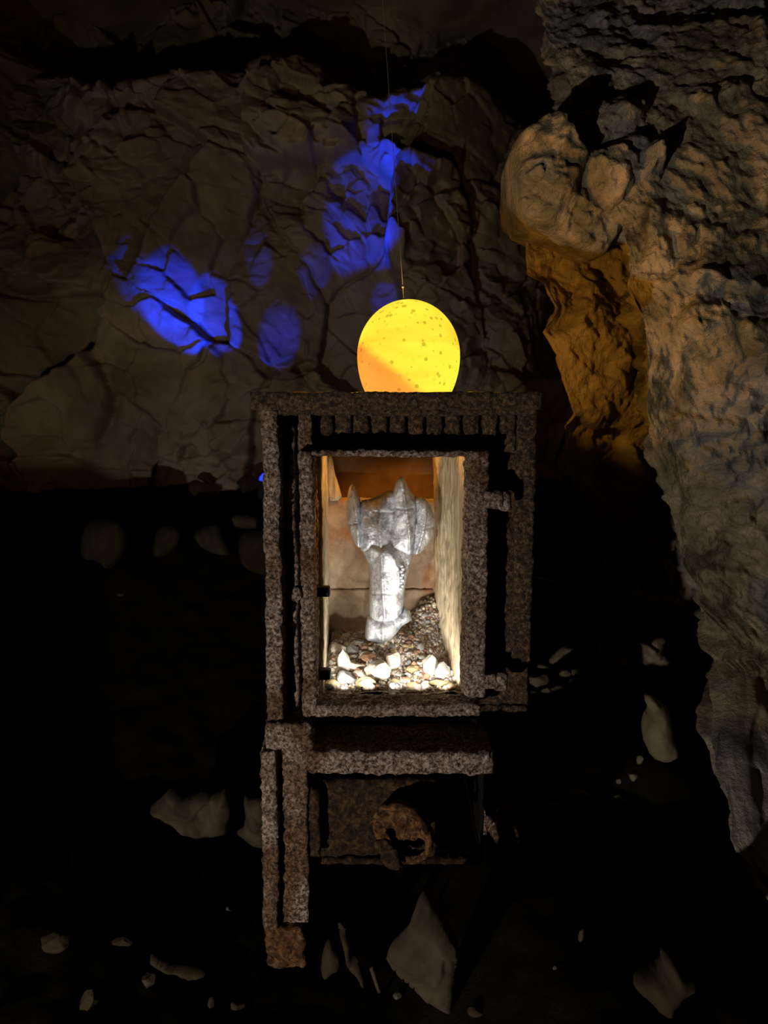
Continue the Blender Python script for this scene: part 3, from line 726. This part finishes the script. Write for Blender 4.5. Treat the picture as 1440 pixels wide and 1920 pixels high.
for k in range(110):
    y = rg.uniform(0.075, YK - 0.01); x = rg.uniform(WX(614, 0.09), xr0 + (y - 0.058) * ((xr1 - xr0) / (YK - 0.058)) - 0.006)
    s = rg.uniform(0.0035, 0.0075)
    o = stone('pebble', (x, y, float(rub_h(np.array([x]), np.array([y]))[0]) + s * 0.4), (s * rg.uniform(0.8, 1.3), s, s * rg.uniform(0.5, 0.9)), M_STONES[int(rg.choice([0, 0, 1, 2, 3]))], int(rg.integers(0, 9)), rg.uniform(0, 3), small=True)
    tag(o, {'stone_pale': 'small cream', 'stone_buff': 'small yellowish', 'stone_grey': 'small grey', 'stone_ruddy': 'small reddish'}[o.data.materials[0].name] + ' pebble among the gravel of the stove firebox', 'pebble', {'stone_pale': 'cream', 'stone_buff': 'yellowish', 'stone_grey': 'grey', 'stone_ruddy': 'reddish'}[o.data.materials[0].name] + ' pebbles in the firebox')

# threaded metal stub in front of the stones
p = W(736, 1300, 0.068); st = empty('metal_stub', (p[0], p[1], p[2] - 0.004)); tag(st, 'small ribbed metal stub standing behind the door rail', 'stub')
def lathe(name, c, prof, n, mat, parent, axis=None):
    vs = []; fs = []
    for r, z in prof:
        for j in range(n):
            a = 2 * math.pi * j / n; vs.append((r * math.cos(a), r * math.sin(a), z))
    for k in range(len(prof) - 1):
        for j in range(n): fs.append((k * n + j, k * n + (j + 1) % n, (k + 1) * n + (j + 1) % n, (k + 1) * n + j))
    fs.append(tuple(range(n))[::-1]); fs.append(tuple((len(prof) - 1) * n + j for j in range(n)))
    v = np.array(vs)
    if axis is not None:
        v = v @ np.array(Vector((0, 0, 1)).rotation_difference(Vector(axis)).to_matrix()).T
    return mesh_np(name, v + np.array(c), fs, mat, parent)
pr = [(0.006, 0.0)] + [(0.0062 if k % 2 else 0.0053, 0.002 + 0.0022 * k) for k in range(7)] + [(0.005, 0.0185), (0.0035, 0.019)]
lathe('threaded_shank', (p[0], p[1], p[2] - 0.003), pr, 20, M_STEEL, st, axis=(-0.12, 0.15, 1))
lathe('collar', (p[0], p[1] - 0.001, p[2] - 0.009), [(0.0078, 0.0), (0.0084, 0.003), (0.0078, 0.0075)], 20, M_BLACK, st)

# LED strip lying behind the bottom rail: the stove's inner light
zl_ = ZR + 0.001
led = empty('led_strip', (WX(740, 0.056), 0.057, zl_ - 0.006)); tag(led, 'white led strip hidden behind the stove door rail', 'light strip')
rbox('housing', (WX(612, 0.056), 0.050, zl_ - 0.016), (WX(868, 0.056), 0.060, zl_ - 0.006), M_BLACK, led, cell=0.02, r=0.001, rough=0.0)
for k in range(5):
    lx = WX(640 + 50 * k, 0.056)
    rbox('led', (lx - 0.006, 0.052, zl_ - 0.006), (lx + 0.006, 0.0585, zl_ - 0.0045), M_WHITE, led, cell=0.01, r=0.0, rough=0.0)
    add_light('led_glow', 'SPOT', (lx, 0.060, zl_ + 0.012), 0.55, (1.0, 0.94, 0.84), target=(lx * 0.8 + 0.004, 0.24, 0.50), parent=led, shadow_soft_size=0.004, spot_size=math.radians(125), spot_blend=0.9)

# ================================================================== the silver sculpture
def C4(pts): return [(640 + x / 5.645, 880 + y / 5.645) for x, y in pts]
YS = 0.205
foot_px = W(726, 1199, YS)
sc_ = empty('silver_sculpture', (foot_px[0], YS, foot_px[2])); tag(sc_, 'cast silver flower shaped sculpture with pointed petals standing in the firebox', 'sculpture')
def petal(name, pts, dY, T, rad, ridges=(), grooves=(), back=0.012, seed=0, cell=0.0022, label=None, rw=0.0013, ra=0.0030):
    pl = np.array([W(px, py, YS)[[0, 2]] for px, py in C4(pts)])
    rl = [np.array([W(px, py, YS)[[0, 2]] for px, py in C4(r)]) for r in ridges]
    gl = [np.array([W(px, py, YS)[[0, 2]] for px, py in C4(r)]) for r in grooves]
    def extra(v2):
        e = 0.0016 * fbm(np.stack([v2[:, 0] * 110, v2[:, 1] * 60, v2[:, 0] * 0 + seed], 1), 3, seed)
        for r in rl:
            dd = seg_dist(v2, r, False)
            e = e + ra * np.exp(-(dd / rw) ** 2) + 0.0075 * np.exp(-(dd / 0.011))
        for g in gl: e = e - 0.0028 * np.exp(-(seg_dist(v2, g, False) / 0.0010) ** 2)
        return e
    v, f = inflate(pl, cell, T, back, rad, extra)
    v[:, 1] += YS + dY
    o = mesh_np(name, v, f, M_SILVER, sc_)
    if label: o['label'] = label
    return o
petal('petal', [(105, 155), (130, 165), (165, 235), (205, 320), (215, 450), (215, 560), (220, 700), (215, 835), (165, 825), (120, 740), (80, 650), (70, 580), (48, 500), (50, 400), (60, 300), (80, 200)],
      0.002, 0.012, 0.012, [[(108, 165), (145, 330), (170, 560), (185, 815)]], [[(60, 580), (210, 555)]], seed=1, label='narrow pointed left petal')
petal('petal', [(190, 330), (300, 315), (370, 290), (430, 265), (460, 235), (530, 220), (580, 250), (590, 450), (580, 700), (580, 870), (480, 880), (250, 880), (195, 850), (185, 600)],
      0.0, 0.017, 0.022, [[(440, 255), (415, 430), (400, 600), (425, 860)]], [[(330, 430), (430, 440), (570, 450)], [(230, 848), (430, 850), (560, 858)], [(560, 470), (500, 800)]], seed=2)
petal('petal', [(770, 285), (870, 300), (910, 335), (965, 440), (998, 540), (992, 640), (962, 725), (900, 825), (820, 903), (745, 905), (730, 700), (740, 500), (740, 330)],
      0.001, 0.014, 0.018, [[(880, 330), (885, 500), (850, 700), (790, 880)]], [[(860, 615), (990, 610)], [(800, 340), (790, 560)]], seed=3, label='rounded right petal')
petal('petal', [(630, 68), (650, 75), (690, 140), (740, 240), (775, 290), (795, 400), (790, 600), (770, 760), (745, 890), (690, 895), (560, 858), (495, 852), (510, 720), (545, 560), (560, 420), (540, 270), (560, 190), (590, 110)],
      -0.008, 0.014, 0.018, [[(632, 80), (655, 230), (680, 400), (715, 650), (725, 885)]], [[(570, 400), (680, 405), (790, 395)], [(630, 210), (700, 230), (770, 290)], [(560, 850), (700, 880)]], seed=4, label='tall pointed middle petal')
petal('stem', [(230, 720), (480, 700), (560, 700), (740, 740), (762, 895), (725, 1040), (692, 1170), (672, 1280), (667, 1400), (660, 1560), (620, 1640), (480, 1660), (300, 1640), (285, 1540), (293, 1400), (295, 1280), (305, 1120), (298, 1020), (250, 930), (215, 840)],
      0.004, 0.024, 0.030, [[(425, 850), (430, 1100), (440, 1270), (460, 1535)], [(530, 870), (600, 1040), (610, 1200)], [(745, 900), (670, 1060), (655, 1220)]],
      [[(300, 1310), (440, 1270), (540, 1290), (680, 1290)], [(530, 1250), (610, 1210)]], back=0.02, seed=5)
petal('foot', [(282, 1535), (480, 1550), (640, 1508), (672, 1440), (715, 1465), (745, 1560), (742, 1592), (640, 1650), (585, 1730), (525, 1800), (430, 1828), (330, 1822), (250, 1792), (250, 1700), (265, 1600)],
      -0.004, 0.022, 0.026, [[(440, 1550), (445, 1810)]], [[(540, 1550), (605, 1670)], [(650, 1480), (640, 1640)]], back=0.02, seed=6)
# the twisted bead seam on the stem
bm = bmesh.new()
for k in range(9):
    t = k / 8; q = W(*C4([(645 - 12 * t + (7 if k % 2 else -7), 985 + 235 * t)])[0], YS)
    bmesh.ops.create_icosphere(bm, subdivisions=2, radius=0.0042 - 0.0008 * t, matrix=Matrix.Translation((q[0], YS - 0.027 - 0.001 * (k % 2), q[2])))
v = np.array([list(x.co) for x in bm.verts]); f = [[x.index for x in fc.verts] for fc in bm.faces]; bm.free()
mesh_np('bead_seam', v, f, M_SILVER, sc_)

# ================================================================== the glowing egg
zc = WZ(668, EY); er = 94.5 / F * (1 + EY) ; ztop = WZ(562, EY)
eggroot = empty('egg_lamp', (EX, EY, zc - 0.11)); tag(eggroot, 'glowing yellow egg shaped lamp hanging on a wire over the stove top', 'lamp')
n = 72; rows = 56; vs = []; fs = []
up = ztop - zc; dn = 0.102
for i in range(rows + 1):
    th = math.pi * i / rows
    zz = math.cos(th); z = zc + (zz * up if zz > 0 else zz * dn); r = er * math.sin(th) * (1.0 if zz > 0 else 1.0)
    for j in range(n):
        a = 2 * math.pi * j / n; vs.append((EX + r * math.cos(a) + 0.004 * zz * 0, EY + r * math.sin(a), z))
for i in range(rows):
    for j in range(n): fs.append((i * n + j, (i + 1) * n + j, (i + 1) * n + (j + 1) % n, i * n + (j + 1) % n))
me = mesh_np('egg_shell', vs, fs, M_EGG, eggroot, origin=(EX, EY, zc))
bpy.context.view_layer.update()
bm = bmesh.new(); bm.from_mesh(me.data); bmesh.ops.remove_doubles(bm, verts=bm.verts, dist=1e-6); bm.to_mesh(me.data); bm.free()
add_light('bulb', 'POINT', (EX, EY, zc), 13.0, (1.0, 0.50, 0.10), parent=eggroot, shadow_soft_size=0.02)
def tube(name, pts, r, mat, parent, n=8):
    P = [Vector(p) for p in pts]; vs = []; fs = []
    for i, q in enumerate(P):
        t = (P[min(i + 1, len(P) - 1)] - P[max(i - 1, 0)]).normalized()
        a = t.orthogonal().normalized(); b = t.cross(a)
        for j in range(n):
            g = 2 * math.pi * j / n; vs.append(tuple(q + (a * math.cos(g) + b * math.sin(g)) * r))
    for i in range(len(P) - 1):
        for j in range(n): fs.append((i * n + j, i * n + (j + 1) % n, (i + 1) * n + (j + 1) % n, (i + 1) * n + j))
    fs.append(tuple(range(n))[::-1]); fs.append(tuple((len(P) - 1) * n + j for j in range(n)))
    return mesh_np(name, np.array(vs), fs, mat, parent)
a = W(757, 563, EY); b = W(742, 350, EY + 0.10); dr = b - a
tube('wire', [a, a + dr * 0.5, b, a + dr * 4, a + dr * (2.82 - a[2]) / dr[2]], 0.0005, M_WIRE, eggroot)
lathe('light_stop_cup', (EX, EY, zc - dn - 0.012), [(0.030, 0), (0.042, 0.004), (0.052, 0.028), (0.050, 0.028), (0.034, 0.010)], 32, M_BLACK, eggroot)  # unseen cup added below the egg to hold its light off the firebox
tube('knot', [a + dr * 0.105, a + dr * 0.125], 0.0016, M_WIRE, eggroot)
lathe('cap', (a[0], a[1], a[2] - 0.001), [(0.004, 0), (0.003, 0.002), (0.001, 0.004)], 14, M_WIRE, eggroot)

# ================================================================== blue spot cluster on the floor behind the stove
bp = W(507, 918, 1.42)
blue = empty('blue_spotlight', (bp[0], bp[1], fh(bp[0], bp[1]))); tag(blue, 'blue led spotlight cluster on the ground behind the stove', 'spotlight')
stz = bp[2] - fh(bp[0], bp[1])
lathe('base', (bp[0], bp[1], fh(bp[0], bp[1])), [(0.05, 0), (0.05, 0.01), (0.012, 0.014), (0.012, max(0.03, stz - 0.03))], 24, M_BLACK, blue)
lathe('housing', (bp[0], bp[1], bp[2] - 0.035), [(0.03, 0), (0.042, 0.01), (0.042, 0.06), (0.036, 0.066)], 28, M_BLACK, blue)
lens = lathe('lens', (bp[0], bp[1], bp[2] + 0.028), [(0.036, 0), (0.034, 0.012), (0.024, 0.024), (0.008, 0.029)], 28, M_BLUE, blue)
def blue_spot(px, py, size, energy, blend=0.5, sx=1.0, roll=0.0, Y=1.98):
    t = W(px, py, Y); src = (bp[0], bp[1], bp[2] + 0.075)
    o = add_light('blue_beam', 'SPOT', src, energy, (0.003, 0.030, 1.0), target=t, parent=blue, shadow_soft_size=0.004, spot_size=math.radians(size), spot_blend=blend)
    o.scale = (sx, 1, 1)
    if roll: o.rotation_euler.rotate_axis('Z', math.radians(roll))
BE = 150.0
blue_spot(300, 525, 17, BE, 0.35); blue_spot(400, 588, 14, BE * 0.8, 0.35); blue_spot(240, 482, 13, BE * 0.6, 0.5)
blue_spot(668, 462, 18, BE * 0.8, 0.4); blue_spot(715, 370, 13, BE * 0.9, 0.5); blue_spot(765, 240, 15, BE * 1.3, 0.7)
blue_spot(582, 545, 9, BE * 0.22, 0.6); blue_spot(522, 645, 14, BE * 0.25, 0.5); blue_spot(487, 510, 7, BE * 0.25, 0.6); blue_spot(682, 615, 7, BE * 0.2, 0.7)

# ================================================================== stones on the cave floor
big_stones = [  # outline, base pixel, front, back, material, label
    ([(795, 1678), (775, 1710), (765, 1745), (718, 1788), (742, 1828), (775, 1855), (800, 1880), (845, 1903), (852, 1880), (856, 1820), (862, 1770), (845, 1735), (820, 1690), (808, 1680)], (840, 1895), .022, .03, 0, 'large pale kite shaped slab standing in front of the stove'),
    ([(278, 1515), (300, 1498), (318, 1478), (338, 1482), (352, 1496), (385, 1484), (405, 1490), (430, 1476), (438, 1520), (428, 1545), (440, 1562), (400, 1568), (350, 1566), (320, 1548), (295, 1530)], (370, 1566), .035, .05, 0, 'long buff stone on the ground left of the stove'),
    ([(455, 1490), (470, 1496), (500, 1496), (510, 1590), (480, 1592), (455, 1574), (440, 1560), (462, 1548)], (475, 1590), .02, .03, 0, 'greyish slab leaning behind the left stove leg'),
    ([(600, 1830), (606, 1775), (620, 1760), (640, 1785), (642, 1812), (625, 1822), (615, 1832)], (615, 1832), .014, .02, 1, 'brown lumpy stone beside the left stove foot'),
    ([(632, 1716), (640, 1728), (652, 1748), (663, 1764), (658, 1775), (670, 1790), (682, 1822), (685, 1845), (678, 1856), (672, 1835), (650, 1815), (645, 1780), (636, 1750)], (676, 1854), .010, .012, 1, 'thin curved shard standing right of the left stove foot'),
    ([(690, 1808), (702, 1812), (712, 1850), (720, 1872), (712, 1872), (700, 1840)], (714, 1872), .006, .008, 0, 'narrow upright splinter left of the kite shaped slab'),
    ([(1030, 1235), (1055, 1212), (1088, 1196), (1082, 1212), (1060, 1228), (1042, 1242), (1030, 1246)], (1035, 1246), .015, .02, 1, 'long ochre stone on the rubble right of the stove'),
    ([(1088, 1232), (1122, 1242), (1128, 1270), (1132, 1305), (1144, 1328), (1130, 1324), (1118, 1300), (1098, 1298), (1116, 1274), (1108, 1256)], (1135, 1325), .012, .025, 0, 'bent pale slab right of the small rubble heap'),
    ([(1212, 1303), (1228, 1306), (1252, 1328), (1258, 1352), (1260, 1380), (1272, 1412), (1262, 1420), (1246, 1428), (1222, 1422), (1206, 1385), (1212, 1350), (1222, 1336), (1210, 1318)], (1240, 1432), .03, .05, 0, 'isolated pear shaped pale stone in front of the right wall'),
    ([(1255, 1792), (1242, 1800), (1248, 1822), (1185, 1838), (1195, 1860), (1235, 1890), (1252, 1895), (1268, 1862), (1310, 1840), (1300, 1818), (1280, 1812), (1265, 1796)], (1245, 1893), .03, .04, 1, 'broad ochre stone in the right foreground'),
    ([(278, 1790), (295, 1792), (330, 1808), (370, 1812), (395, 1822), (370, 1832), (335, 1826), (300, 1808)], (350, 1832), .015, .02, 1, 'flat brown stone in the left foreground'),
    ([(360, 1000), (392, 982), (414, 984), (420, 1010), (440, 1040), (410, 1042), (375, 1024)], (410, 1042), .05, .06, 0, 'dim pale boulder on the slope left of the stove'),
    ([(432, 965), (475, 966), (492, 980), (488, 992), (445, 991), (434, 985)], (470, 992), .03, .05, 0, 'flat whitish stone just left of the stove, below the blue lamp'),
    ([(450, 1000), (480, 992), (510, 995), (510, 1080), (490, 1078), (455, 1065), (446, 1030)], (480, 1080), .05, .06, 1, 'brown boulder half hidden behind the left stove edge'),
    ([(152, 1010), (165, 975), (200, 968), (235, 985), (240, 1020), (228, 1045), (205, 1072), (190, 1050), (155, 1050)], (200, 1070), .05, .06, 1, 'dim reddish boulder on the far left slope'),
    ([(285, 1040), (295, 985), (330, 985), (342, 1000), (330, 1030), (300, 1048)], (310, 1046), .05, .05, 1, 'dark wedge stone between the two dim boulders at left'),
]
for i, (pts, base, fr, bk, mi, lab) in enumerate(big_stones):
    p = on_floor(*base)
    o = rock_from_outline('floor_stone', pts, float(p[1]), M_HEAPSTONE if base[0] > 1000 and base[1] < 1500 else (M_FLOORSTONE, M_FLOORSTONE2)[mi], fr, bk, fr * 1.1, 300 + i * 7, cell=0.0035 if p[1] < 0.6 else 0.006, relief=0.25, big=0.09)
    tag(o, lab, 'stone', 'stones on the cave floor')
chips = [  # px, py(base), w, h, mat, label
    (1112, 1462, 38, 20, 0, 'square pale stone right of the stove legs'), (1085, 1505, 52, 26, 1, 'rounded brown stone under the square pale stone'), (1190, 1470, 18, 20, 0, 'small triangular pale chip right of the square stone'),
    (1163, 1475, 14, 14, 0, 'tiny pale chip between square stone and triangular chip'), (1160, 1515, 30, 26, 1, 'ochre stone right of the rounded brown stone'), (1040, 1520, 22, 18, 1, 'dull ochre stone left of the rounded brown stone'),
    (1073, 1560, 14, 22, 0, 'slanting pale chip below the rounded brown stone'), (1201, 1436, 14, 18, 1, 'small ochre chip above the triangular chip'), (1160, 1417, 16, 7, 2, 'thin grey chip above the square pale stone'),
    (1090, 1775, 12, 36, 0, 'upright pale splinter in the right foreground'), (1296, 1680, 16, 22, 1, 'small reddish stone near the foot of the right wall'), (1354, 1750, 24, 26, 1, 'reddish stone in the right foreground'),
    (1108, 1352, 10, 14, 2, 'small grey chip under the bent slab'), (1182, 1715, 12, 8, 2, 'tiny grey chip on dark soil, right foreground'), (1042, 1825, 12, 12, 2, 'grey chip in the right foreground, left of the ochre stone'),
    (590, 1712, 30, 36, 2, 'grey chip behind the left stove leg foot'), (655, 1662, 24, 8, 2, 'thin pale flake below the ash door'), (735, 1692, 22, 8, 2, 'slanting pale flake above the kite shaped slab'),
    (745, 1878, 18, 14, 2, 'small grey chip left of the kite slab tip'), (895, 1912, 40, 24, 1, 'dark stone at the bottom edge right of the kite slab'), (278, 1855, 26, 26, 0, 'pale green chip in the left foreground'),
    (433, 1712, 22, 12, 2, 'jagged pale chip left of the stove leg'), (492, 1772, 14, 6, 0, 'tiny flake touching the left stove foot'), (228, 1780, 44, 22, 1, 'dim red stone on the left, behind the flat brown one'),
    (100, 1790, 60, 40, 1, 'dim brown stone at far left of the foreground'), (165, 1905, 34, 56, 1, 'tall dim brown stone at the lower left'), (445, 1900, 30, 20, 1, 'dull stone at the bottom edge left of the stove'),
    (395, 1900, 14, 34, 1, 'thin brown splinter at the bottom edge'), (440, 1452, 22, 34, 2, 'thin shard above the buff stone left of the stove'), (226, 1122, 14, 8, 0, 'small bright chip on the far left slope'),
    (22, 1168, 14, 20, 0, 'small pale chip at the left edge'), (105, 1140, 10, 12, 0, 'tiny pale chip on the left slope'), (60, 1168, 30, 20, 1, 'dull stone next to the pale chip at the left edge'),
    (12, 1065, 34, 50, 1, 'dim stone cut by the left edge of the picture'), (165, 1308, 18, 10, 2, 'faint grey chip on the dark soil at left'), (380, 940, 60, 42, 1, 'dim stone at the wall foot left of the blue lamp'), (462, 930, 40, 40, 1, 'brown stone beside the blue lamp'),
    (1020, 1262, 26, 16, 0, 'pale wedge at top of the small rubble heap'), (1010, 1292, 40, 26, 0, 'squarish stone at left of the small rubble heap'), (1028, 1310, 26, 20, 0, 'bright rounded stone at the foot of the rubble heap'),
    (1060, 1272, 22, 16, 1, 'ochre stone in the middle of the rubble heap'), (1080, 1272, 20, 16, 0, 'forked pale chip at right of the rubble heap'), (1048, 1305, 30, 18, 1, 'flat olive stone low in the rubble heap'),
    (1085, 1296, 40, 26, 1, 'brown block below the bent slab'), (1072, 1322, 26, 18, 1, 'small olive stone at the bottom of the rubble heap'), (996, 1310, 26, 12, 1, 'flat olive chip at the left foot of the rubble heap'), (1108, 1324, 14, 12, 1, 'tan chip under the bent slab'),
]
for i, (px, py, wp, hp, mi, lab) in enumerate(chips):
    p = on_floor(px, py - 2); s = (p[1] + 1) / F; hw, hh = wp * s / 2, hp * s / 2
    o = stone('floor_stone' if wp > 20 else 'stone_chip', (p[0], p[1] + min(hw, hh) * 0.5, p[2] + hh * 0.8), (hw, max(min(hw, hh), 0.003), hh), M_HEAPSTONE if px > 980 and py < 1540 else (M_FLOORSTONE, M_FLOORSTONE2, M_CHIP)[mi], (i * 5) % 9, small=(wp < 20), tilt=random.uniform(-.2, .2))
    tag(o, lab, 'stone', 'stones on the cave floor')
# a thin straw on the ground right of the stove
a = W(1003, 1082, 0.62); b = W(1039, 1091, 0.62)
o = tube('straw', [a, (a + b) / 2 + np.array([0, 0, 0.001]), b], 0.0016, M_WIRE, None)
tag(o, 'thin pale straw right of the stove', 'straw')
